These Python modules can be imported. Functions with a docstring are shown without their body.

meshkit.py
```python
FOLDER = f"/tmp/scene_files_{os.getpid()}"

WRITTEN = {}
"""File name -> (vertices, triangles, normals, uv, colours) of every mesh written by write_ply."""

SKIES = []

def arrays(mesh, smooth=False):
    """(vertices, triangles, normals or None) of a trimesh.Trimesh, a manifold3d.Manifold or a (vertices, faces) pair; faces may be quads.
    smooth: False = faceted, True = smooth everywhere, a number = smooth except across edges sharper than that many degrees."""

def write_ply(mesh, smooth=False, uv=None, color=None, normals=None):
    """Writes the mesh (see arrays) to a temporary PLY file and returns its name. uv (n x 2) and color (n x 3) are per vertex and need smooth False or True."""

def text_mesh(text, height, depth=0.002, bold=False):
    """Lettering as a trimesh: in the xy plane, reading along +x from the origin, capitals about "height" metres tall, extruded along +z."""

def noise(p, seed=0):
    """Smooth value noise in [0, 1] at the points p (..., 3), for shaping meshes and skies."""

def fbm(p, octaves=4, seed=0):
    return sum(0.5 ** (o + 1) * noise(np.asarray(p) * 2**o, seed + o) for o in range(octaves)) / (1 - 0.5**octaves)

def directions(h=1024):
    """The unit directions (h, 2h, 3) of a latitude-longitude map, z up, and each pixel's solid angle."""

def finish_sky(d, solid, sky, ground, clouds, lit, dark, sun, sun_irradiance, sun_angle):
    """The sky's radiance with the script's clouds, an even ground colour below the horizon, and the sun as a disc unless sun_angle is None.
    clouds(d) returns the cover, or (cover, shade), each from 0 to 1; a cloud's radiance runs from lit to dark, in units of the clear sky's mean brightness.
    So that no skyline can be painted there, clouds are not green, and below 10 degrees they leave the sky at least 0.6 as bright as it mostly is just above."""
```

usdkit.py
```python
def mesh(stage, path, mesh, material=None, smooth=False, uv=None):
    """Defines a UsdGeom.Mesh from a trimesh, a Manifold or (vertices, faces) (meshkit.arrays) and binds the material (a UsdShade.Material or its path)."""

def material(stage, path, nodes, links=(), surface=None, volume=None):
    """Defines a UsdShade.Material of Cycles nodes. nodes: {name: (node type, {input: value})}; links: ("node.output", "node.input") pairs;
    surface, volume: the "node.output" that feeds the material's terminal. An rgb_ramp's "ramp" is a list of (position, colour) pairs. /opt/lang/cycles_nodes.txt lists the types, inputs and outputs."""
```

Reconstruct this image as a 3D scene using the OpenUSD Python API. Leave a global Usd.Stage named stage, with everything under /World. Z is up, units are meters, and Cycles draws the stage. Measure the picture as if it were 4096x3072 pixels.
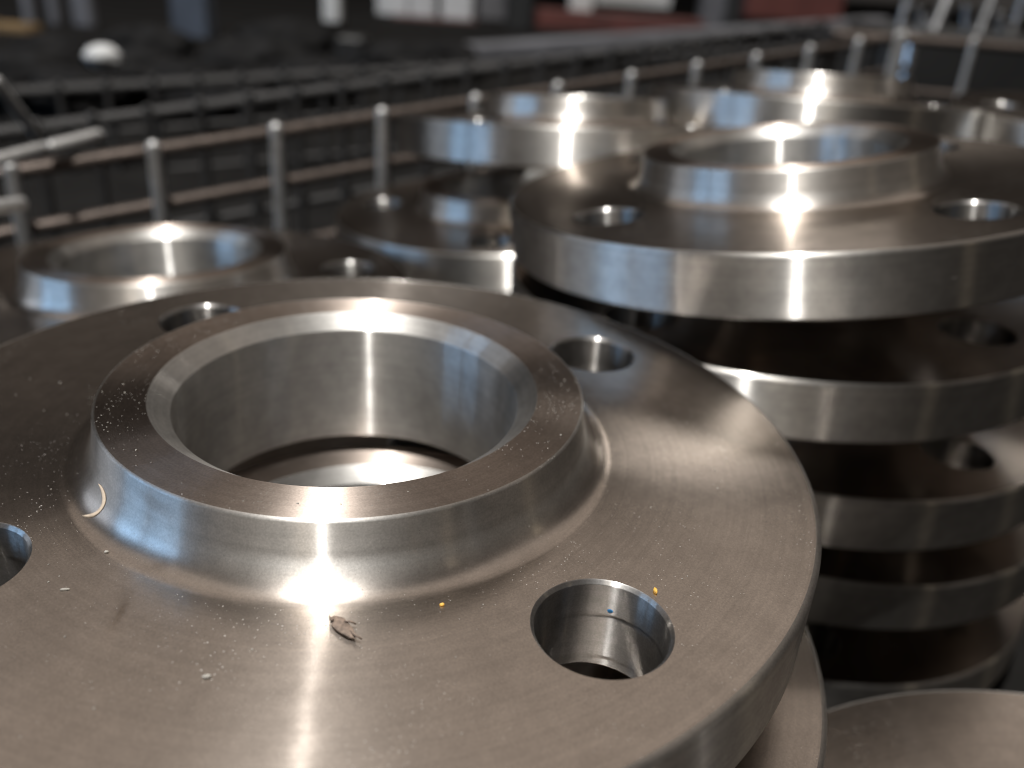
import math, random
import numpy as np
import trimesh
import usdkit, meshkit
from pxr import Usd, UsdGeom, UsdLux, UsdShade, Gf, Sdf, Vt
from shapely.geometry import Polygon

stage = Usd.Stage.CreateInMemory()
UsdGeom.SetStageUpAxis(stage, 'Z')
UsdGeom.SetStageMetersPerUnit(stage, 1.0)
world = UsdGeom.Xform.Define(stage, '/World')
stage.SetDefaultPrim(world.GetPrim())
MM = 0.001
rng = np.random.default_rng(7)

# ------------------------------------------------------------------ camera
CAM = np.array([0, -139.06, 79.56]) * MM
YAW, PITCH, ROLL, FPX = .207, .46, .072, 3469.0
cam = UsdGeom.Camera.Define(stage, '/World/camera')
_cy, _sy, _cp, _sp = math.cos(YAW), math.sin(YAW), math.cos(PITCH), math.sin(PITCH)
fwd = np.array([_sy * _cp, _cy * _cp, -_sp])
_r = np.array([_cy, -_sy, 0.])
_u = np.cross(_r, fwd)
rgt = math.cos(ROLL) * _r + math.sin(ROLL) * _u
upv = -math.sin(ROLL) * _r + math.cos(ROLL) * _u
_m = np.eye(4)
_m[0, :3], _m[1, :3], _m[2, :3], _m[3, :3] = rgt, upv, -fwd, CAM
cam.AddTransformOp().Set(Gf.Matrix4d(*_m.ravel().tolist()))
cam.CreateHorizontalApertureAttr(36.0)
cam.CreateVerticalApertureAttr(27.0)
cam.CreateFocalLengthAttr(36.0 * FPX / 4096)
cam.CreateFStopAttr(12.5)
cam.CreateFocusDistanceAttr(0.124)
cam.CreateClippingRangeAttr(Gf.Vec2f(0.01, 200.0))
cam.CreateExposureAttr(0.0)


def ray(px, py):
    """direction from the lens through a point of the photograph (2212 x 1659 scale); used to lay things out"""
    s = 4096 / 2212
    d = (px * s - 2048) / FPX * rgt - (py * s - 1536) / FPX * upv + fwd
    return d


def at_depth(px, py, depth):
    return CAM + ray(px, py) * depth


def at_z(px, py, z):
    d = ray(px, py)
    return CAM + d * ((z - CAM[2]) / d[2])


# ------------------------------------------------------------------ light
def aim(x, pos, target):
    pos, target = np.array(pos, float), np.array(target, float)
    z = pos - target
    z /= np.linalg.norm(z)
    a = np.cross([0, 0, 1.], z)
    a = a / np.linalg.norm(a) if np.linalg.norm(a) > 1e-6 else np.array([1., 0, 0])
    b = np.cross(z, a)
    m = np.eye(4)
    m[0, :3], m[1, :3], m[2, :3], m[3, :3] = a, b, z, pos
    x.AddTransformOp().Set(Gf.Matrix4d(*m.ravel().tolist()))


def sph(az, el, r):
    a, e = math.radians(az), math.radians(el)
    return np.array([math.sin(a) * math.cos(e), math.cos(a) * math.cos(e), math.sin(e)]) * r


dome = UsdLux.DomeLight.Define(stage, '/World/ambient_light')
dome.CreateIntensityAttr(1.0)
dome.CreateColorAttr(Gf.Vec3f(.012, .0108, .0099))


def disk(name, az, el, dist, radius, inten, col):
    l = UsdLux.DiskLight.Define(stage, '/World/' + name)
    l.CreateRadiusAttr(radius)
    l.CreateIntensityAttr(inten)
    l.CreateColorAttr(Gf.Vec3f(*col))
    aim(l, sph(az, el, dist), (0.05, 0.05, 0))


def rect(name, az, el, dist, w, h, inten, col):
    l = UsdLux.RectLight.Define(stage, '/World/' + name)
    l.CreateWidthAttr(w)
    l.CreateHeightAttr(h)
    l.CreateIntensityAttr(inten)
    l.CreateColorAttr(Gf.Vec3f(*col))
    aim(l, sph(az, el, dist), (0.05, 0.05, 0))


disk('ceiling_lamp', -127, 81.5, 3.0, .018, 56000, (1, .98, .94))
disk('ceiling_lamp_001', -160, 40, 5.0, .5, 4.5, (1, .87, .7))
disk('ceiling_lamp_002', 138, 30, 5.0, .22, 2.8, (1, .82, .6))
disk('ceiling_lamp_003', 92, 30, 5.0, .2, 2.8, (1, .85, .62))
rect('roof_light', 27, 27, 6.0, 9e-1, .8, 2.0, (1, .93, .85))
rect('window_light', -84, 15, 5.0, 1.15, 1.5, 5, (.36, .63, 1))
rect('window_light_001', -101, 15, 5.0, 1.25, 1.5, 5, (.36, .63, 1))
rect('window_light_002', -64, 15, 5.0, 1.6, 1.5, 1.8, (.78, .87, 1))
glow = UsdLux.RectLight.Define(stage, '/World/ceiling_glow')
glow.CreateWidthAttr(14.0)
glow.CreateHeightAttr(9.5)
glow.CreateIntensityAttr(.46)
glow.CreateColorAttr(Gf.Vec3f(1, .87, .76))
glow.AddTranslateOp().Set(Gf.Vec3d(0, 4.25, 6.5))

# ------------------------------------------------------------------ materials
LOOKS = '/World/Looks'
UsdGeom.Scope.Define(stage, LOOKS)


def lobe(au, av):
    """roughness and anisotropy of a glossy lobe that is au wide along the grooves and av wide across them"""
    return {'roughness': (au * av) ** .25, 'anisotropy': 1 - math.sqrt(au / av), 'distribution': 'multi_ggx'}


def turned_metal(name, color, sharp, broad, mix=0.35, dust=0.0, dust_scale=1400, groove=0.0, pitch=.35, smudge=.25, color_up=None, wall=None):
    """machined steel: the grooves of the tool run round the axis of the thing, so the gloss is stretched across them"""
    n = {
        'tc': ('texture_coordinate', {}),
        'sx': ('separate_xyz', {}),
        'neg': ('math', {'math_type': 'multiply', 'value2': -1.0}),
        'cx': ('combine_xyz', {'z': 0.0}),
        'vt': ('vector_transform', {'transform_type': 'vector', 'convert_from': 'object', 'convert_to': 'world'}),
        'nt': ('vector_math', {'math_type': 'normalize'}),
        'oi': ('object_info', {}),
        # how far along the profile (radius + height): grooves and rings follow it
        'sq': ('combine_xyz', {'z': 0.0}),
        'len': ('vector_math', {'math_type': 'length'}),
        's': ('math', {'math_type': 'multiply_add', 'value2': .83}),
        'ring': ('noise_texture', {'dimensions': '1D', 'scale': 900.0, 'detail': 3.0, 'roughness': .7}),
        # smudges of oil
        'ov': ('vector_math', {'math_type': 'multiply_add', 'vector2': (1, 1, 1)}),
        'orv': ('combine_xyz', {}),
        'orm': ('math', {'math_type': 'multiply', 'value2': 3.0}),
        'sm': ('noise_texture', {'scale': 28.0, 'detail': 4.0, 'roughness': .6, 'distortion': .6}),
        'sm2': ('noise_texture', {'scale': 260.0, 'detail': 3.0, 'roughness': .6}),
        'smr': ('map_range', {'from_min': .3, 'from_max': .7, 'to_min': 1 - smudge, 'to_max': 1 + smudge * .5}),
        'smr2': ('map_range', {'from_min': .25, 'from_max': .75, 'to_min': .9, 'to_max': 1.08}),
        'rr': ('map_range', {'from_min': .25, 'from_max': .75, 'to_min': .93, 'to_max': 1.06}),
        'gr': ('noise_texture', {'scale': 3200.0, 'detail': 2.0, 'roughness': .7}),
        'grr': ('map_range', {'from_min': .3, 'from_max': .7, 'to_min': .86, 'to_max': 1.12}),
        'm0': ('math', {'math_type': 'multiply'}),
        'm1': ('math', {'math_type': 'multiply'}),
        'm2': ('math', {'math_type': 'multiply'}),
        'colv': ('vector_math', {'math_type': 'scale', 'vector1': color}),
        'ro': ('math', {'math_type': 'multiply', 'value2': lobe(*sharp)['roughness']}),
        'p': ('glossy_bsdf', lobe(*sharp)),
        'p2': ('glossy_bsdf', lobe(*broad)),
        'mx': ('mix_closure', {'fac': mix}),
    }
    L = [('tc.object', 'sx.vector'), ('sx.y', 'neg.value1'), ('neg.value', 'cx.x'), ('sx.x', 'cx.y'), ('cx.vector', 'vt.vector'),
         ('sx.x', 'sq.x'), ('sx.y', 'sq.y'), ('sq.vector', 'len.vector1'), ('sx.z', 's.value1'), ('len.value', 's.value3'),
         ('s.value', 'ring.w'), ('oi.random', 'orm.value1'), ('orm.value', 'orv.x'), ('orm.value', 'orv.z'),
         ('tc.object', 'ov.vector1'), ('orv.vector', 'ov.vector3'), ('ov.vector', 'sm.vector'), ('ov.vector', 'sm2.vector'),
         ('sm.fac', 'smr.value'), ('sm2.fac', 'smr2.value'), ('ring.fac', 'rr.value'),
         ('ov.vector', 'gr.vector'), ('gr.fac', 'grr.value'), ('smr.result', 'm0.value1'), ('grr.result', 'm0.value2'), ('m0.value', 'm1.value1'), ('smr2.result', 'm1.value2'), ('m1.value', 'm2.value1'), ('rr.result', 'm2.value2'),
         ('m2.value', 'colv.scale'), ('colv.vector', 'p.color'), ('colv.vector', 'p2.color'),
         ('smr2.result', 'ro.value1'), ('ro.value', 'p.roughness'), ('vt.vector', 'nt.vector1'), ('nt.vector', 'p.tangent'), ('nt.vector', 'p2.tangent'),
         ('p.BSDF', 'mx.closure1'), ('p2.BSDF', 'mx.closure2')]
    out = 'mx.closure'
    if color_up:   # brown film on the flat face, clean steel up the wall
        n['zm'] = ('map_range', {'from_min': .0001, 'from_max': .0032, 'to_min': 0.0, 'to_max': 1.0, 'clamp': True})
        for q, lo, up in (('p', sharp, wall[0]), ('p2', broad, wall[1])):
            for key in ('roughness', 'anisotropy'):
                n[q + key] = ('mix_float', {'a': lobe(*lo)[key], 'b': lobe(*up)[key]})
                L += [('zm.result', f'{q}{key}.fac'), (f'{q}{key}.result', 'ro.value2' if (q, key) == ('p', 'roughness') else f'{q}.{key}')]
        n['zc'] = ('mix_color', {'a': color, 'b': color_up})
        L += [('sx.z', 'zm.value'), ('zm.result', 'zc.fac'), ('zc.result', 'colv.vector1')]
    if groove:
        n['gm'] = ('math', {'math_type': 'multiply', 'value2': 2 * math.pi / (pitch * MM)})
        n['gs'] = ('math', {'math_type': 'sine'})
        n['ga'] = ('math', {'math_type': 'multiply_add', 'value2': .35})
        n['bp'] = ('bump', {'strength': 1.0, 'distance': groove * MM})
        L += [('s.value', 'gm.value1'), ('gm.value', 'gs.value1'), ('gs.value', 'ga.value1'), ('ring.fac', 'ga.value3'), ('ga.value', 'bp.height'),
              ('bp.normal', 'p.normal'), ('bp.normal', 'p2.normal')]
    if dust:
        n['dv'] = ('voronoi_texture', {'scale': float(dust_scale), 'randomness': 1.0})
        n['dn'] = ('noise_texture', {'scale': 45.0, 'detail': 3.0})
        n['dsep'] = ('separate_color', {})
        n['dr'] = ('map_range', {'from_min': 1 - dust, 'from_max': 1.0, 'to_min': 0.0, 'to_max': .4, 'clamp': True})
        n['dnm'] = ('map_range', {'from_min': .42, 'from_max': .66, 'to_min': .22, 'to_max': 1.0, 'clamp': True})
        n['drm'] = ('math', {'math_type': 'multiply'})
        n['dl'] = ('math', {'math_type': 'less_than'})
        n['dd'] = ('diffuse_bsdf', {'color': (.27, .25, .23)})
        n['dmx'] = ('mix_closure', {})
        L += [('ov.vector', 'dv.vector'), ('ov.vector', 'dn.vector'), ('dv.color', 'dsep.color'), ('dsep.r', 'dr.value'), ('dn.fac', 'dnm.value'),
              ('dr.result', 'drm.value1'), ('dnm.result', 'drm.value2'), ('dv.distance', 'dl.value1'), ('drm.value', 'dl.value2'),
              ('dl.value', 'dmx.fac'), ('mx.closure', 'dmx.closure1'), ('dd.BSDF', 'dmx.closure2')]
        out = 'dmx.closure'
    return usdkit.material(stage, f'{LOOKS}/{name}', n, L, surface=out)


FACE = (.50, .445, .40)
W1, W2 = (.009, .55), (.1, .57)
M_face = turned_metal('turned_face_steel', FACE, (.004, .088), (.028, .1), .7, dust=.16, dust_scale=3200, groove=.0015, pitch=.5, smudge=.15)
M_hub = turned_metal('hub_wall_steel', FACE, (.004, .088), (.028, .1), .7, dust=.16, dust_scale=3200, color_up=(.6, .58, .555), wall=(W1, W2), groove=.001, pitch=.5, smudge=.15)
M_ring = turned_metal('hub_end_steel', (.40, .34, .30), (.012, .36), (.06, .42), .8, dust=.22, dust_scale=3200, groove=.003, pitch=.6, smudge=.2)
M_rim = turned_metal('rim_steel', (.58, .56, .535), (.01, .5), (.09, .52), .5, dust=.01)
M_bore = turned_metal('bored_steel', (.58, .565, .545), (.008, .42), (.14, .5), .62, smudge=.4)
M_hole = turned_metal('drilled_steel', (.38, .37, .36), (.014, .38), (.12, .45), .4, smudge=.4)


def plain(name, color, rough=.6, metallic=0.0, noise=60.0, amt=.35, bump=0.0, c2=None, spec=.5):
    n = {'tc': ('texture_coordinate', {}),
         'no': ('noise_texture', {'scale': noise, 'detail': 4.0, 'roughness': .6}),
         'rp': ('rgb_ramp', {'ramp': [(.3, tuple(c * (1 - amt) for c in color)), (.7, c2 or tuple(min(1, c * (1 + amt)) for c in color))]}),
         'p': ('principled_bsdf', {'roughness': rough, 'metallic': metallic, 'specular_ior_level': spec})}
    L = [('tc.object', 'no.vector'), ('no.fac', 'rp.fac'), ('rp.color', 'p.base_color')]
    if bump:
        n['b'] = ('bump', {'strength': 1.0, 'distance': bump})
        L += [('no.fac', 'b.height'), ('b.normal', 'p.normal')]
    return usdkit.material(stage, f'{LOOKS}/{name}', n, L, surface='p.BSDF')


M_rail = plain('rail_wire', (.075, .06, .052), .5, .6, 300, .4, spec=.3)
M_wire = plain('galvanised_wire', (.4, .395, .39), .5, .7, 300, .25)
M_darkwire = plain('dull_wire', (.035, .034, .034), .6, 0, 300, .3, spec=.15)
M_floor = plain('workshop_floor', (.014, .0137, .0137), .8, 0, 2.2, .5, .002, spec=.1)
M_pin = plain('pin_steel', (.4, .41, .43), .28, 1.0, 120, .4)
M_tray = plain('dull_tray_steel', (.006, .0056, .0053), .95, 0, 20, .4, spec=.1)
M_red = plain('red_paint', (.085, .026, .022), .5, 0, 8, .3)
M_white = plain('white_board', (.42, .42, .42), .6, 0, 6, .12)
M_black = plain('black_paint', (.012, .012, .012), .5, 0, 8, .3)
M_grey = plain('grey_paint', (.1, .1, .11), .5, 0, 8, .25)
M_bluegrey = plain('blue_grey_paint', (.05, .06, .08), .5, 0, 8, .25)
M_amber = plain('amber_paint', (.12, .075, .03), .6, 0, 10, .3)
M_dark = plain('dark_casting', (.009, .0088, .009), .95, 0, 30, .5, .001, spec=.1)
M_shaving = plain('pale_shaving', (.33, .27, .21), .7, 0, 900, .25)
M_husk = plain('brown_husk', (.15, .11, .085), .8, 0, 1500, .5, .0002)
M_yellow = plain('yellow_crumb', (.6, .33, .05), .6, 0, 900, .2)
M_grain = plain('pale_grain', (.26, .245, .22), .8, 0, 900, .25)
M_bluedot = plain('blue_paint', (.05, .3, .7), .5, 0, 900, .2)

# ------------------------------------------------------------------ helpers for prims
taken = {}


def numbered(path):
    k = taken.get(path, -1) + 1
    taken[path] = k
    return path if k == 0 else f'{path}_{k:03d}'


def setdata(prim, label=None, category=None, group=None, kind=None):
    for k, v in (('label', label), ('category', category), ('group', group), ('kind', kind)):
        if v:
            prim.SetCustomDataByKey(k, v)


def put(name, v, f, nrm, mat, parent='/World', translate=None):
    """a mesh with given vertices, triangles and normals"""
    path = numbered(f'{parent}/{name}')
    m = UsdGeom.Mesh.Define(stage, path)
    m.CreatePointsAttr(Vt.Vec3fArray.FromNumpy(np.asarray(v, np.float32)))
    f = np.asarray(f, np.int32)
    m.CreateFaceVertexCountsAttr(Vt.IntArray.FromNumpy(np.full(len(f), 3, np.int32)))
    m.CreateFaceVertexIndicesAttr(Vt.IntArray.FromNumpy(f.ravel()))
    m.CreateSubdivisionSchemeAttr('none')
    if nrm is not None:
        m.CreateNormalsAttr(Vt.Vec3fArray.FromNumpy(np.asarray(nrm, np.float32)))
        m.SetNormalsInterpolation('vertex')
    UsdShade.MaterialBindingAPI.Apply(m.GetPrim()).Bind(mat)
    if translate is not None:
        UsdGeom.Xformable(m).AddTranslateOp().Set(Gf.Vec3d(*map(float, translate)))
    return m.GetPrim()


def putmesh(name, mesh, mat, parent='/World', smooth=30):
    path = numbered(f'{parent}/{name}')
    return usdkit.mesh(stage, path, mesh, mat, smooth=smooth).GetPrim()


def xform(name, matrix=None):
    path = numbered('/World/' + name)
    x = UsdGeom.Xform.Define(stage, path)
    x.AddTransformOp().Set(Gf.Matrix4d(*(np.eye(4) if matrix is None else matrix).ravel().tolist()))
    return x.GetPrim()


def revolve(profile, inward=False, seg=288):
    """profile: list of (r, z, nr, nz) runs; equal consecutive points with other normals make a sharp edge. Analytic normals."""
    p = np.array(profile, float)
    a = np.linspace(0, 2 * np.pi, seg, endpoint=False)
    ca, sa = np.cos(a), np.sin(a)
    v = np.stack([p[:, None, 0] * ca, p[:, None, 0] * sa, np.repeat(p[:, 1, None], seg, 1)], -1)
    n = np.stack([p[:, None, 2] * ca, p[:, None, 2] * sa, np.repeat(p[:, 3, None], seg, 1)], -1)
    n /= np.linalg.norm(n, axis=-1, keepdims=True)
    k = len(p)
    f = []
    j = np.arange(seg)
    j2 = (j + 1) % seg
    for i in range(k - 1):
        if np.hypot(*(p[i + 1, :2] - p[i, :2])) < 1e-9:
            continue
        A, B, C, D = i * seg + j, i * seg + j2, (i + 1) * seg + j2, (i + 1) * seg + j
        q = np.concatenate([np.stack([A, B, C], 1), np.stack([A, C, D], 1)])
        # keep the winding on the side of the normals
        t = q[0]
        vv = v.reshape(-1, 3)
        fn = np.cross(vv[t[1]] - vv[t[0]], vv[t[2]] - vv[t[0]])
        if fn @ n.reshape(-1, 3)[t[0]] + fn @ n.reshape(-1, 3)[t[2]] < 0:
            q = q[:, ::-1]
        f.append(q)
    return v.reshape(-1, 3), np.concatenate(f), n.reshape(-1, 3)


def arc(cr, cz, r, a0, a1, k, sign=1):
    """profile points on an arc, normals pointing out of it (sign 1) or into it (-1)"""
    t = np.radians(np.linspace(a0, a1, k))
    return [(cr + r * math.cos(x), cz + r * math.sin(x), sign * math.cos(x), sign * math.sin(x)) for x in t]


def join(parts):
    v, f, n, o = [], [], [], 0
    for a, b, c in parts:
        v.append(a)
        f.append(b + o)
        n.append(c)
        o += len(a)
    return np.concatenate(v), np.concatenate(f), np.concatenate(n)


# ------------------------------------------------------------------ the flange
R_RIM, R_HUB, R_BORE, H_HUB, T_PLATE, H_ALL = 82.5, 41.4, 29.8, 10.1, 15.5, 18.0
R_WALL = 42.1
R_FIL, K_BOLT, R_BOLT, EDGE, R_RF = 47.4, 63.0, 9.15, 1.0, 51.0
R_CH, D_CH = 33.0, 2.6


def holed_sheet(r0, r1, z, up, holes, seg=288, hseg=72):
    a = np.linspace(0, 2 * np.pi, seg, endpoint=False)
    h = np.linspace(0, 2 * np.pi, hseg, endpoint=False)
    ring = lambda r: np.stack([r * np.cos(a), r * np.sin(a)], 1)
    inner = [ring(r0)] + [np.stack([x + rr * np.cos(h), y + rr * np.sin(h)], 1) for x, y, rr in holes]
    pg = Polygon(ring(r1), inner)
    v2, f = trimesh.creation.triangulate_polygon(pg, engine='earcut')
    v = np.column_stack([v2, np.full(len(v2), z)])
    c = np.cross(v[f[:, 1]] - v[f[:, 0]], v[f[:, 2]] - v[f[:, 0]])[:, 2]
    f = np.where((c > 0)[:, None] == up, f, f[:, ::-1])
    return v, f, np.tile([0, 0, 1. if up else -1.], (len(v), 1))


def build_flange(path):
    hs = [(K_BOLT * math.cos(k * math.pi / 2), K_BOLT * math.sin(k * math.pi / 2)) for k in range(4)]
    chm = .55
    top = holed_sheet(R_FIL, R_RIM - EDGE, 0, True, [(x, y, R_BOLT + chm) for x, y in hs])
    rim = revolve(arc(R_RIM - EDGE, -EDGE, EDGE, 90, 0, 7) + [(R_RIM, -T_PLATE + .7, 1, 0), (R_RIM, -T_PLATE + .7, .7, -.7), (R_RIM - .7, -T_PLATE, .7, -.7)])
    low = holed_sheet(R_RF, R_RIM - .7, -T_PLATE, False, [(x, y, R_BOLT) for x, y in hs])
    rf = revolve([(R_RF, -T_PLATE, 1, 0), (R_RF, -H_ALL, 1, 0), (R_RF, -H_ALL, 0, -1), (R_BORE + .5, -H_ALL, 0, -1)])
    S = lambda t: (t[0] * MM, t[1], t[2])
    put('plate_face', *S(join([top, low, rf])), M_face, path)
    put('rim', *S(rim), M_rim, path)
    rf_ = R_FIL - R_WALL
    hub = revolve(arc(R_HUB - .5, H_HUB - .5, .5, 90, 5, 5) + arc(R_FIL, rf_, rf_, 184, 270, 14, -1))
    put('hub', *S(hub), M_hub, path)
    put('hub_end_face', *S(revolve([(R_HUB - .5, H_HUB, 0, 1), (R_CH + .25, H_HUB, 0, 1)])), M_ring, path)
    b = [(R_CH + .25, H_HUB, -.2, 1), (R_CH, H_HUB - .2, -.66, .75), (R_BORE + .2, H_HUB - D_CH, -.66, .75), (R_BORE, H_HUB - D_CH - .25, -1, .1), (R_BORE, H_HUB - D_CH - .6, -1, 0), (R_BORE, -H_ALL + .5, -1, 0), (R_BORE, -H_ALL + .5, -.7, -.7), (R_BORE + .5, -H_ALL, -.7, -.7)]
    put('bore', *S(revolve(b)), M_bore, path)
    hp = [(R_BOLT + chm, 0, -.3, 1), (R_BOLT + chm * .8, -.12, -.7, .7), (R_BOLT + .1, -chm, -.75, .65), (R_BOLT, -chm - .12, -1, 0)]
    for z, d in ((-5.6, .0), (-5.8, .09), (-6.3, .09), (-6.5, 0), (-13.6, 0), (-13.75, .1)):
        hp.append((R_BOLT + d, z, -1, 0))
    hp.append((R_BOLT + .1, -T_PLATE, -1, 0))
    hv, hf, hn = revolve(hp, seg=72)
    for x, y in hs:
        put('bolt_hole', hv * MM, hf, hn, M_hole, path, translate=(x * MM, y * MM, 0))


def frame(c, tilt, spin):
    n = np.array([tilt[0], tilt[1], 1.])
    n /= np.linalg.norm(n)
    a = np.array([math.cos(math.radians(spin)), math.sin(math.radians(spin)), 0])
    a -= (a @ n) * n
    a /= np.linalg.norm(a)
    b = np.cross(n, a)
    m = np.eye(4)
    m[0, :3], m[1, :3], m[2, :3], m[3, :3] = a, b, n, np.array(c) * MM
    return m


FL = [
    ((0, 0, 0), (0, 0), 31.1, 'large foreground steel flange in sharp focus with wood shaving on its hub', None),
    ((128.8, 101.5, 24.8), (-.14, .075), -162.1, 'tilted steel flange lying on top of the right-hand stack beside the foreground flange', None),
    ((131.5, 101, -4), (-.04, .017), -59.5, 'steel flange directly under the tilted top flange of the right stack', None),
    ((146, 103.6, -38.3), (0, .01), 20, 'third steel flange down in the right stack, crossed by a dark shadow edge', None),
    ((156, 105, -67), (.01, .005), 55, 'fourth steel flange down in the right stack, dim in shadow', None),
    ((160, 106, -103), (.005, -.02), 70, 'lowest visible flange of the right stack, nearly black, above the corner flange', None),
    ((111.4, -99.5, -60), (-.128, .006), 25, 'brown steel flange cut off by the bottom right corner of the picture', None),
    ((2.5, -10, -30), (0, .05), 75, 'steel flange just below the foreground flange, a sliver showing at its lower right', None),
    ((-61.4, 154, -26.7), (-.023, .073), 10.3, 'blurred steel flange behind left, its wide bore open beside the wire basket', None),
    ((77, 258, -26.8), (-.078, .041), 162, 'blurred low flange beyond the foreground one, partly under a raised flange', None),
    ((106, 264, 12.5), (-.01, .134), 35, 'blurred raised flange with broad blue rim reflection, left of the far pair', None),
    ((229, 271, 26.8), (.016, .10), 20, 'blurred far flange behind the tilted right one, small bright hub on top', None),
    ((345, 190, 33), (0, .0), 60, 'blurred flange cut off by the right edge of the picture near the top', None),
]
HID = [((-16, 12, -56), 10), ((-16, 12, -84), 40), ((-16, 12, -112), 70), ((158, 105, -131), 10), ((-61, 154, -55), 60), ((-61, 154, -83), 20), ((-61, 154, -111), 50),
       ((82, 262, -56), 10), ((82, 262, -84), 40), ((82, 262, -112), 0), ((236, 290, -16), 50), ((236, 290, -44), 10), ((236, 290, -72), 30), ((236, 290, -100), 75),
       ((350, 195, -112), 15), ((350, 195, -28), 45), ((350, 195, -56), 75), ((350, 195, -84), 5)]
first = None
for c, tilt, spin, label, grp in FL:
    x = xform('steel_flange', frame(c, tilt, spin))
    if first is None:
        first = x
        build_flange(str(x.GetPath()))
    else:
        x.GetReferences().AddInternalReference(first.GetPath())
        x.SetInstanceable(True)
    setdata(x, label, 'flange', 'machined steel flanges stacked in the wire basket')
for c, spin in HID:
    x = xform('steel_flange', frame(c, (0, 0), spin))
    x.GetReferences().AddInternalReference(first.GetPath())
    x.SetInstanceable(True)
    setdata(x, 'steel flange low in a stack, hidden in the dark below the others', 'flange', 'flanges hidden low in the stacks')


# ------------------------------------------------------------------ wire baskets
def rod(a, b, r, seg=10, cap=True):
    a, b = np.array(a, float), np.array(b, float)
    m = trimesh.creation.capsule(height=float(np.linalg.norm(b - a)), radius=r, count=[seg, 6])
    m.apply_transform(trimesh.geometry.align_vectors([0, 0, 1], (b - a) / np.linalg.norm(b - a)))
    m.apply_translation((a + b) / 2)
    return m


def wire_wall(parent, A, d, n, pitch, depth, rows, r, mat, over=4, rail_r=None, skip=()):
    A, d = np.array(A, float) * MM, np.array(d, float)
    d /= np.linalg.norm(d)
    side = np.cross(d, [0, 0, 1.])
    side /= np.linalg.norm(side)
    for k, z in enumerate(rows):
        dz = np.array([0, 0, z * MM])
        putmesh('rail' if k == 0 else 'cross_wire', rod(A + dz - d * pitch * MM * .8, A + d * pitch * MM * (n - .6) + dz, (rail_r or r) * MM if k == 0 else r * MM), M_rail if mat is M_wire else mat, parent, True)
    for k in range(n):
        if k in skip:
            continue
        p = A + d * pitch * MM * k + side * 1.9 * r * MM
        putmesh('upright_wire', rod(p - [0, 0, depth * MM], p + [0, 0, over * MM], r * MM), mat, parent, True)


bk = xform('wire_basket')
setdata(bk, 'steel wire mesh basket holding the stacked flanges', 'basket')
BP = str(bk.GetPath())
D1 = np.array([.896, .435, .087])
A1 = np.array([-143.9, 272.4, -20.1])
wire_wall(BP, A1 - 2 * 60 * D1, D1, 14, 60, 150, (0, -26, -60, -110), 3.4, M_wire, 3, 3.4)
C1 = A1 + 660 * D1
D2 = np.array([.956, -.29, 0])
wire_wall(BP, C1, D2, 14, 60, 150, (0, -40, -80, -120), 2.9, M_wire, 3, 4)
fl = trimesh.creation.box([1.6, 1.6, .004])
fl.apply_translation([.35, .4, -.1325])
putmesh('basket_floor', fl, M_tray, BP, False)

bk2 = xform('wire_basket')
setdata(bk2, 'second dark wire basket standing behind the flange basket on the left', 'basket')
wire_wall(str(bk2.GetPath()), np.array([-143.7, 414.9, -23.7]) - 3 * 60 * np.array([.941, .318, .112]), (.941, .318, .112), 26, 30, 150, (0, -22, -70, -120), 2.9, M_darkwire, 4, 4)

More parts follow.
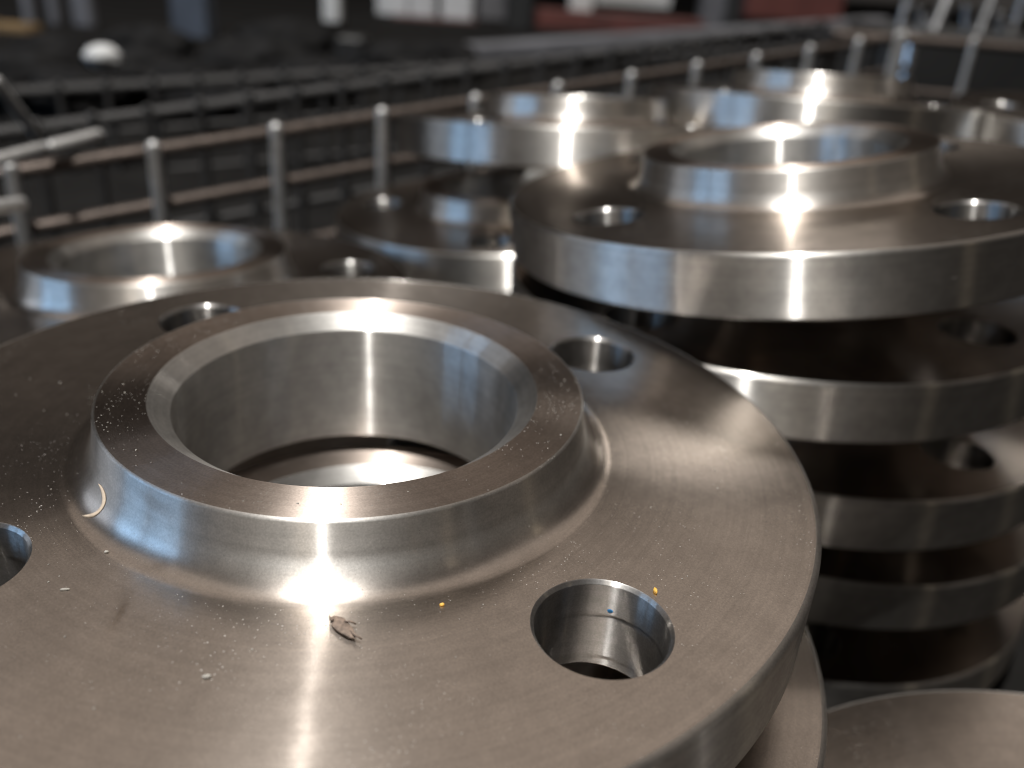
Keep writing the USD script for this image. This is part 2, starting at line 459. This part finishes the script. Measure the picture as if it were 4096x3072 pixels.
bk3 = xform('wire_basket')
setdata(bk3, 'farthest wire basket wall, a dim fine grid behind the other two', 'basket')
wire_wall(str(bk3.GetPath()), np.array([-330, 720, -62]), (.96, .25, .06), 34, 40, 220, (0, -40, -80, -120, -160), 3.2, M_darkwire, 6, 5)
# loose rods poking out at the left edge
for k, (p, q, d0, d1, lab) in enumerate([((-8, 176), (78, 290), .40, .44, 'bent bright rod leaning at the upper left edge above the basket rail'),
                                         ((-30, 352), (92, 321), .34, .37, 'short bright rod lying along the basket rail at the left edge'),
                                         ((112, 316), (212, 292), .38, .40, 'second short rod in line with the one at the left edge, below the rail'),
                                         ((-30, 450), (44, 440), .31, .33, 'lowest short rod at the left edge, level with the cross wires')]):
    setdata(putmesh('loose_rod', rod(at_depth(*p, d0), at_depth(*q, d1), .0028), M_wire, '/World', True), lab, 'rod')

# ------------------------------------------------------------------ ground and far clutter
gp = trimesh.creation.box([40, 40, .02])
gp.apply_translation([0, 10, -.61])
g = putmesh('floor', gp, M_floor, '/World', False)
setdata(g, kind='structure')


def rbox(c, size, yaw=0., bev=.004):
    """box with chamfered edges"""
    import manifold3d as mf
    s = np.array(size, float)
    b = min(bev, s.min() * .3)
    parts = [mf.Manifold.cube([float(s[0] - 2 * b), float(s[1] - 2 * b), float(s[2])], True), mf.Manifold.cube([float(s[0] - 2 * b), float(s[1]), float(s[2] - 2 * b)], True), mf.Manifold.cube([float(s[0]), float(s[1] - 2 * b), float(s[2] - 2 * b)], True)]
    h = mf.Manifold.batch_hull(parts).rotate([0, 0, math.degrees(yaw)]).translate([float(x) for x in c])
    m = h.to_mesh()
    return trimesh.Trimesh(m.vert_properties[:, :3], m.tri_verts)


def px_block(name, mat, x0, y0, x1, y1, depth, thick, label, cat, group=None, kind=None):
    """a block standing where the photograph shows it, with its real size from its distance"""
    c = at_depth((x0 + x1) / 2, (y0 + y1) / 2, depth)
    s = depth / FPX * 4096 / 2212
    hz = (y1 - y0) * s
    if cat == 'post':   # posts stand on the floor
        top = c[2] + hz / 2
        c[2], hz = (top - .6) / 2, top + .6
    p = putmesh(name, rbox(c + np.array([0, thick / 2, 0]), ((x1 - x0) * s, thick, hz), -YAW), mat, '/World', False)
    setdata(p, label, cat, group, kind)
    return p


for i, (x0, x1, y0, y1) in enumerate([(822, 890, -70, 42), (893, 950, -70, 44), (962, 1030, -70, 40)]):
    px_block('white_block', M_white, x0, y0, x1, y1, 2.6, .12, ['leftmost of three pale blurred blocks standing on the red beam', 'middle one of three pale blurred blocks on the red beam', 'pale blurred block beside the grey post on the red beam'][i], 'block', 'pale blocks in the far background')
px_block('white_block', M_white, 1240, -60, 1290, 40, 2.6, .1, 'narrow pale blurred block right of the black post', 'block', 'pale blocks in the far background')
px_block('white_block', M_white, 1290, -60, 1460, 12, 2.7, .1, 'wide pale blurred block above the longer red beam', 'block', 'pale blocks in the far background')
px_block('red_beam', M_red, 850, 44, 1035, 92, 2.55, .1, 'short dull red beam under the three pale blocks', 'beam', 'red beams in the far background')
px_block('red_beam', M_red, 1160, 34, 1530, 76, 2.55, .1, 'long dull red beam between the two black posts', 'beam', 'red beams in the far background')
px_block('red_beam', M_red, 1618, -20, 1830, 44, 2.55, .1, 'bright red beam right of the second black post', 'beam', 'red beams in the far background')
px_block('black_post', M_black, 1105, -120, 1160, 85, 2.4, .09, 'thick black post in the middle of the background', 'post', 'black posts in the background')
px_block('black_post', M_black, 1588, -120, 1614, 40, 2.4, .06, 'thin black post right of the long red beam', 'post', 'black posts in the background')
px_block('grey_post', M_grey, 1040, -120, 1100, 100, 2.7, .09, 'grey post beside the thick black post', 'post')
px_block('grey_post', M_grey, 1530, -120, 1586, 60, 2.7, .09, 'grey post beside the thin black post', 'post')

px_block('grey_post', M_bluegrey, 372, -90, 450, 118, 1.7, .06, 'dark blue-grey post left of centre behind the basket', 'post')
px_block('black_block', M_black, 735, 85, 792, 190, 1.3, .05, 'upright black block behind the basket rail', 'block')
px_block('white_block', M_white, 700, -60, 736, 46, 2.0, .05, 'small pale blurred upright block left of the three pale ones', 'block', 'pale blocks in the far background')
px_block('amber_bar', M_amber, -60, 52, 72, 92, 1.6, .05, 'amber brown bar at the top left edge', 'bar')
for i, (x0, x1) in enumerate([(42, 62), (98, 118), (150, 192)]):
    px_block('slim_post', M_grey, x0, -90, x1, 62, 1.75, .03, ['leftmost slim grey post above the amber bar', 'middle slim grey post above the amber bar', 'widest slim grey post right of the amber bar'][i], 'post', 'slim posts at the top left')
# long grey beam running back behind the basket
b0, b1 = at_depth(1000, 112, 1.6), at_depth(1905, 52, 1.9)
bm = rbox((0, 0, 0), (float(np.linalg.norm(b1 - b0)), .05, .028))
bm.apply_transform(trimesh.geometry.align_vectors([1, 0, 0], (b1 - b0) / np.linalg.norm(b1 - b0)))
bm.apply_translation((b0 + b1) / 2)
setdata(putmesh('grey_beam', bm, M_grey), 'long pale grey beam slanting up behind the basket', 'beam')
BENCH = -.11
bn = rbox((-.15, 2.35, BENCH - .025), (2.6, 2.6, .05), 0, .004)
setdata(putmesh('low_bench', bn, M_tray, '/World', False), 'dark low bench carrying the blurred heap behind the basket', 'bench')
# dark rough castings lying behind the basket on a low dark bench
for i, (px, py, dep, r) in enumerate([(60, 150, 1.25, .06), (170, 185, 1.1, .05), (300, 150, 1.3, .07), (430, 175, 1.2, .06), (560, 130, 1.4, .075), (680, 160, 1.25, .055), (860, 130, 1.35, .06), (960, 120, 1.5, .06), (120, 105, 1.5, .06), (330, 90, 1.6, .075), (620, 80, 1.7, .08), (500, 205, 1.05, .045)]):
    m = trimesh.creation.icosphere(4, 1.0)
    v = m.vertices.copy()
    v *= (.75 + .7 * meshkit.fbm(v * 2.2 + i * 7.3, 4))[:, None]
    c = at_z(px, py + 24, BENCH + .3 * r)
    r *= float((c - CAM) @ fwd) / dep
    c[2] = BENCH + .42 * r
    m.vertices = v * [r, r * .9, r * .55] + c
    setdata(putmesh('rough_casting', m, M_dark, '/World', True), ['dark rough casting at the left edge below the amber bar', 'dark casting right under the white lump', 'dark casting right of the white lump', 'dark casting below the blue-grey post', 'dark casting in the middle of the heap, left of the black block', 'small dark casting just left of the black block', 'dark casting right of the black block', 'rightmost dark casting, beside the start of the grey beam', 'dark casting above and left of the white lump', 'dark casting between the slim posts and the blue-grey post', 'farthest dark casting, below the small pale upright block', 'nearest small casting, just above the basket rail'][i], 'casting', 'dark castings heaped behind the basket')
m = trimesh.creation.icosphere(3, 1.0)
v = m.vertices.copy()
v *= (1 + .18 * np.asarray(meshkit.noise(v * 2.2)))[:, None]
m.vertices = v * [.02, .015, .0125] * .8 + at_z(222, 122, BENCH + .075)
setdata(putmesh('white_lump', m, M_white, '/World', True), 'small white lump among the dark castings, upper left', 'lump')
px_block('dark_crate', M_black, 1915, 84, 2300, 330, 1.12, .16, 'dark crate under the bright pins at the top right', 'crate')
# bright turned pins at the far right
for i, (px, py, dx, L_) in enumerate([(1952, 30, .2, .06), (1990, 62, -.3, .05), (2035, 25, .35, .06), (2085, 58, -.15, .055), (2130, 30, .3, .06), (2165, 70, -.4, .05), (2200, 25, .15, .07), (1965, 120, .1, .045)]):
    c = at_depth(px, py, 1.15 if i < 7 else .85)
    ax = np.array([dx, .2, 1.0])
    ax /= np.linalg.norm(ax)
    rr = .0055 + .002 * (i % 3)
    mm = trimesh.creation.revolve(np.array([[0, -L_ / 2], [rr * .8, -L_ / 2], [rr, -L_ / 2 + .001], [rr, L_ / 2 - .012], [rr * .6, L_ / 2 - .012], [rr * .6, L_ / 2 - .001], [rr * .5, L_ / 2], [0, L_ / 2]]), sections=32)
    mm.apply_transform(trimesh.geometry.align_vectors([0, 0, 1], ax))
    mm.apply_translation(c)
    setdata(putmesh('turned_pin', mm, M_pin, '/World', 40), ['leftmost bright pin at the top right', 'pin leaning left, beside the leftmost bright pin', 'third bright pin from the left at the top right', 'pin in the middle of the top right jumble', 'pin leaning right past the middle of the jumble', 'pin leaning far left near the right edge', 'pin at the very right edge of the picture', 'short pin standing at the basket corner below the others'][i], 'pin', 'bright pins at the top right')


# ------------------------------------------------------------------ small things lying on the foreground flange
def on_hub(px, py):
    """point of the hub's flank or foot seen there"""
    for z in np.arange(9.0, 0, -.1):
        p = at_z(px, py, z * MM)
        rf = R_FIL - R_WALL
        rr = R_WALL - (z - rf) / (H_HUB - rf) * (R_WALL - R_HUB) if z > rf else R_FIL - math.sqrt(max(rf * rf - (rf - z) ** 2, 0))
        if np.hypot(p[0], p[1]) / MM >= rr:
            return p
    return at_z(px, py, 0)


def spline(pts, n):
    from scipy.interpolate import CubicSpline
    pts = np.array(pts, float)
    t = np.linspace(0, 1, len(pts))
    return CubicSpline(t, pts)(np.linspace(0, 1, n))


def ribbon(path, width, thick, lean):
    """curved chip: a lens-shaped section swept along the path"""
    n = len(path)
    tan = np.gradient(path, axis=0)
    tan /= np.linalg.norm(tan, axis=1, keepdims=True)
    rings = []
    for i in range(n):
        side = np.cross(tan[i], lean)
        side /= np.linalg.norm(side)
        nn = np.cross(side, tan[i])
        w = width * math.sin(math.pi * (i + .35) / (n - .3)) ** .7
        q = [(-.5, 0), (-.25, .5), (0, .65), (.25, .5), (.5, 0), (0, -.3)]
        rings.append([path[i] + side * a * w + nn * b * thick for a, b in q])
    v = np.array(rings).reshape(-1, 3)
    k = 6
    f = []
    for i in range(n - 1):
        for j in range(k):
            a, b, c, d = i * k + j, i * k + (j + 1) % k, (i + 1) * k + (j + 1) % k, (i + 1) * k + j
            f += [[a, b, c], [a, c, d]]
    for j in range(1, k - 1):
        f += [[0, j + 1, j], [(n - 1) * k, (n - 1) * k + j, (n - 1) * k + j + 1]]
    m = trimesh.Trimesh(v, f)
    m.fix_normals()
    return m


up = np.array([0, 0, 1.])
pts = [on_hub(*p) + [0, -.0001, .0003] for p in [(215, 1049), (224, 1068), (225, 1090), (214, 1108), (198, 1117), (180, 1117)]]
toward = CAM - pts[2]
toward /= np.linalg.norm(toward)
sh = ribbon(spline(pts, 26), .95 * MM, .25 * MM, toward * .5 + np.array([-.6, -.3, .5]))
setdata(putmesh('wood_shaving', sh, M_shaving, '/World', True), 'pale curled crescent shaving stuck at the left foot of the foreground hub', 'shaving')
# brown husk with two thin legs just below the bright spot
a0, a1 = at_z(724, 1338, .0006), at_z(762, 1374, .0006)
d = a1 - a0
hl = np.linalg.norm(d)
d /= hl
sd = np.cross(up, d)
m = trimesh.creation.icosphere(4, 1.0)
v = m.vertices.copy()
v *= (1 + .3 * np.asarray(meshkit.noise(v * 2.6 + 3.1)))[:, None]
tp = 1 - .45 * (v[:, 0] * .5 + .5)
hv = (a0 + a1) / 2 + np.outer(v[:, 0] * hl * .55, d) + np.outer(v[:, 1] * tp * hl * .26, sd) + np.outer(v[:, 2] * .0003, up)
hx = xform('brown_husk')
setdata(hx, 'tiny dark brown husk with thin legs lying just below the bright glint', 'husk')
putmesh('body', trimesh.Trimesh(hv, m.faces), M_husk, str(hx.GetPath()), True)
for p in ([(742, 1345), (756, 1343), (768, 1349)], [(755, 1362), (768, 1372), (781, 1381)], [(722, 1336), (716, 1340), (712, 1330)]):
    q = [at_z(*t, .0006 + .0004 * (k == 1)) for k, t in enumerate(p)]
    putmesh('leg', ribbon(spline(q, 10), .38 * MM, .3 * MM, up), M_husk, str(hx.GetPath()), True)


def crumb(name, px, py, r, mat, label, cat, z=0., sq=(1, .75, .7), seed=0):
    m = trimesh.creation.icosphere(2, 1.0)
    v = m.vertices.copy()
    v *= (1 + .35 * np.asarray(meshkit.noise(v * 1.9 + seed)))[:, None]
    m.vertices = v * np.array(sq) * r * MM + at_z(px, py, (z + r * sq[2] * .6) * MM)
    setdata(putmesh(name, m, mat, '/World', True), label, cat)


crumb('yellow_crumb', 955, 1306, .3, M_yellow, 'tiny yellow crumb on the plate left of the near bolt hole', 'crumb')
crumb('yellow_crumb', 1416, 1276, .38, M_yellow, 'yellow crumb at the upper right edge of the near bolt hole', 'crumb', sq=(.6, 1.2, .8), seed=4)
crumb('pale_crumb', 447, 1461, 0.33, M_grain, 'pale crumb on the plate low left, left of the glint line', 'crumb', sq=(1.3, .8, .6), seed=5)
crumb('pale_crumb', 140, 1273, 0.29, M_grain, 'elongated pale crumb near the left bolt hole', 'crumb', sq=(1.8, .5, .5), seed=6)
crumb('pale_crumb', 230, 1192, 0.26, M_grain, 'pale crumb between the shaving and the left bolt hole', 'crumb', seed=7)
# blue dot of paint on the wall of the near bolt hole
hc = np.array([K_BOLT * math.cos(math.radians(31.1 - 90)), K_BOLT * math.sin(math.radians(31.1 - 90))]) * MM
dr = ray(1318, 1320)
o = CAM[:2] - hc
A_, B_, C_ = dr[:2] @ dr[:2], o @ dr[:2], o @ o - (R_BOLT * MM) ** 2
t = (-B_ + math.sqrt(B_ * B_ - A_ * C_)) / A_
bp = CAM + dr * t
nb = np.array([*(hc - bp[:2]), 0])
nb /= np.linalg.norm(nb)
m = trimesh.creation.icosphere(3, 1.0)
m.vertices = m.vertices * [.00035, .00045, .00005]
m.apply_transform(trimesh.geometry.align_vectors([0, 0, 1], nb))
m.apply_translation(bp)
setdata(putmesh('paint_dot', m, M_bluedot, '/World', True), 'tiny bright blue dot of paint inside the near bolt hole', 'paint dot')
# fine pale grit on the near plate and the end of the hub
parts = []
base = trimesh.creation.icosphere(0, 1.0)
for i in range(420):
    if i % 3 == 0:
        r_, z_ = rng.uniform(33.6, 40.8), H_HUB
    else:
        r_, z_ = 48 + 33 * rng.random() ** 1.2, 0.
    an = rng.uniform(0, 2 * math.pi)
    x_, y_ = r_ * math.cos(an), r_ * math.sin(an)
    if z_ == 0 and any(math.hypot(x_ - K_BOLT * math.cos(math.radians(31.1 + 90 * k)), y_ - K_BOLT * math.sin(math.radians(31.1 + 90 * k))) < 10.2 for k in range(4)):
        continue
    sz = .035 + .1 * rng.random() ** 3
    q = base.copy()
    q.vertices = (q.vertices * (1 + .3 * rng.standard_normal((len(q.vertices), 1)))) * [sz * rng.uniform(.7, 1.8), sz, sz * .7]
    q.apply_transform(trimesh.transformations.rotation_matrix(rng.uniform(0, 6.28), [0, 0, 1]))
    q.apply_translation([x_, y_, z_ + sz * .5])
    parts.append(q)
gm = trimesh.util.concatenate(parts)
gm.apply_scale(MM)
setdata(putmesh('grit', gm, M_grain, '/World', False), 'fine pale grit scattered over the foreground flange', 'grit', kind='stuff')
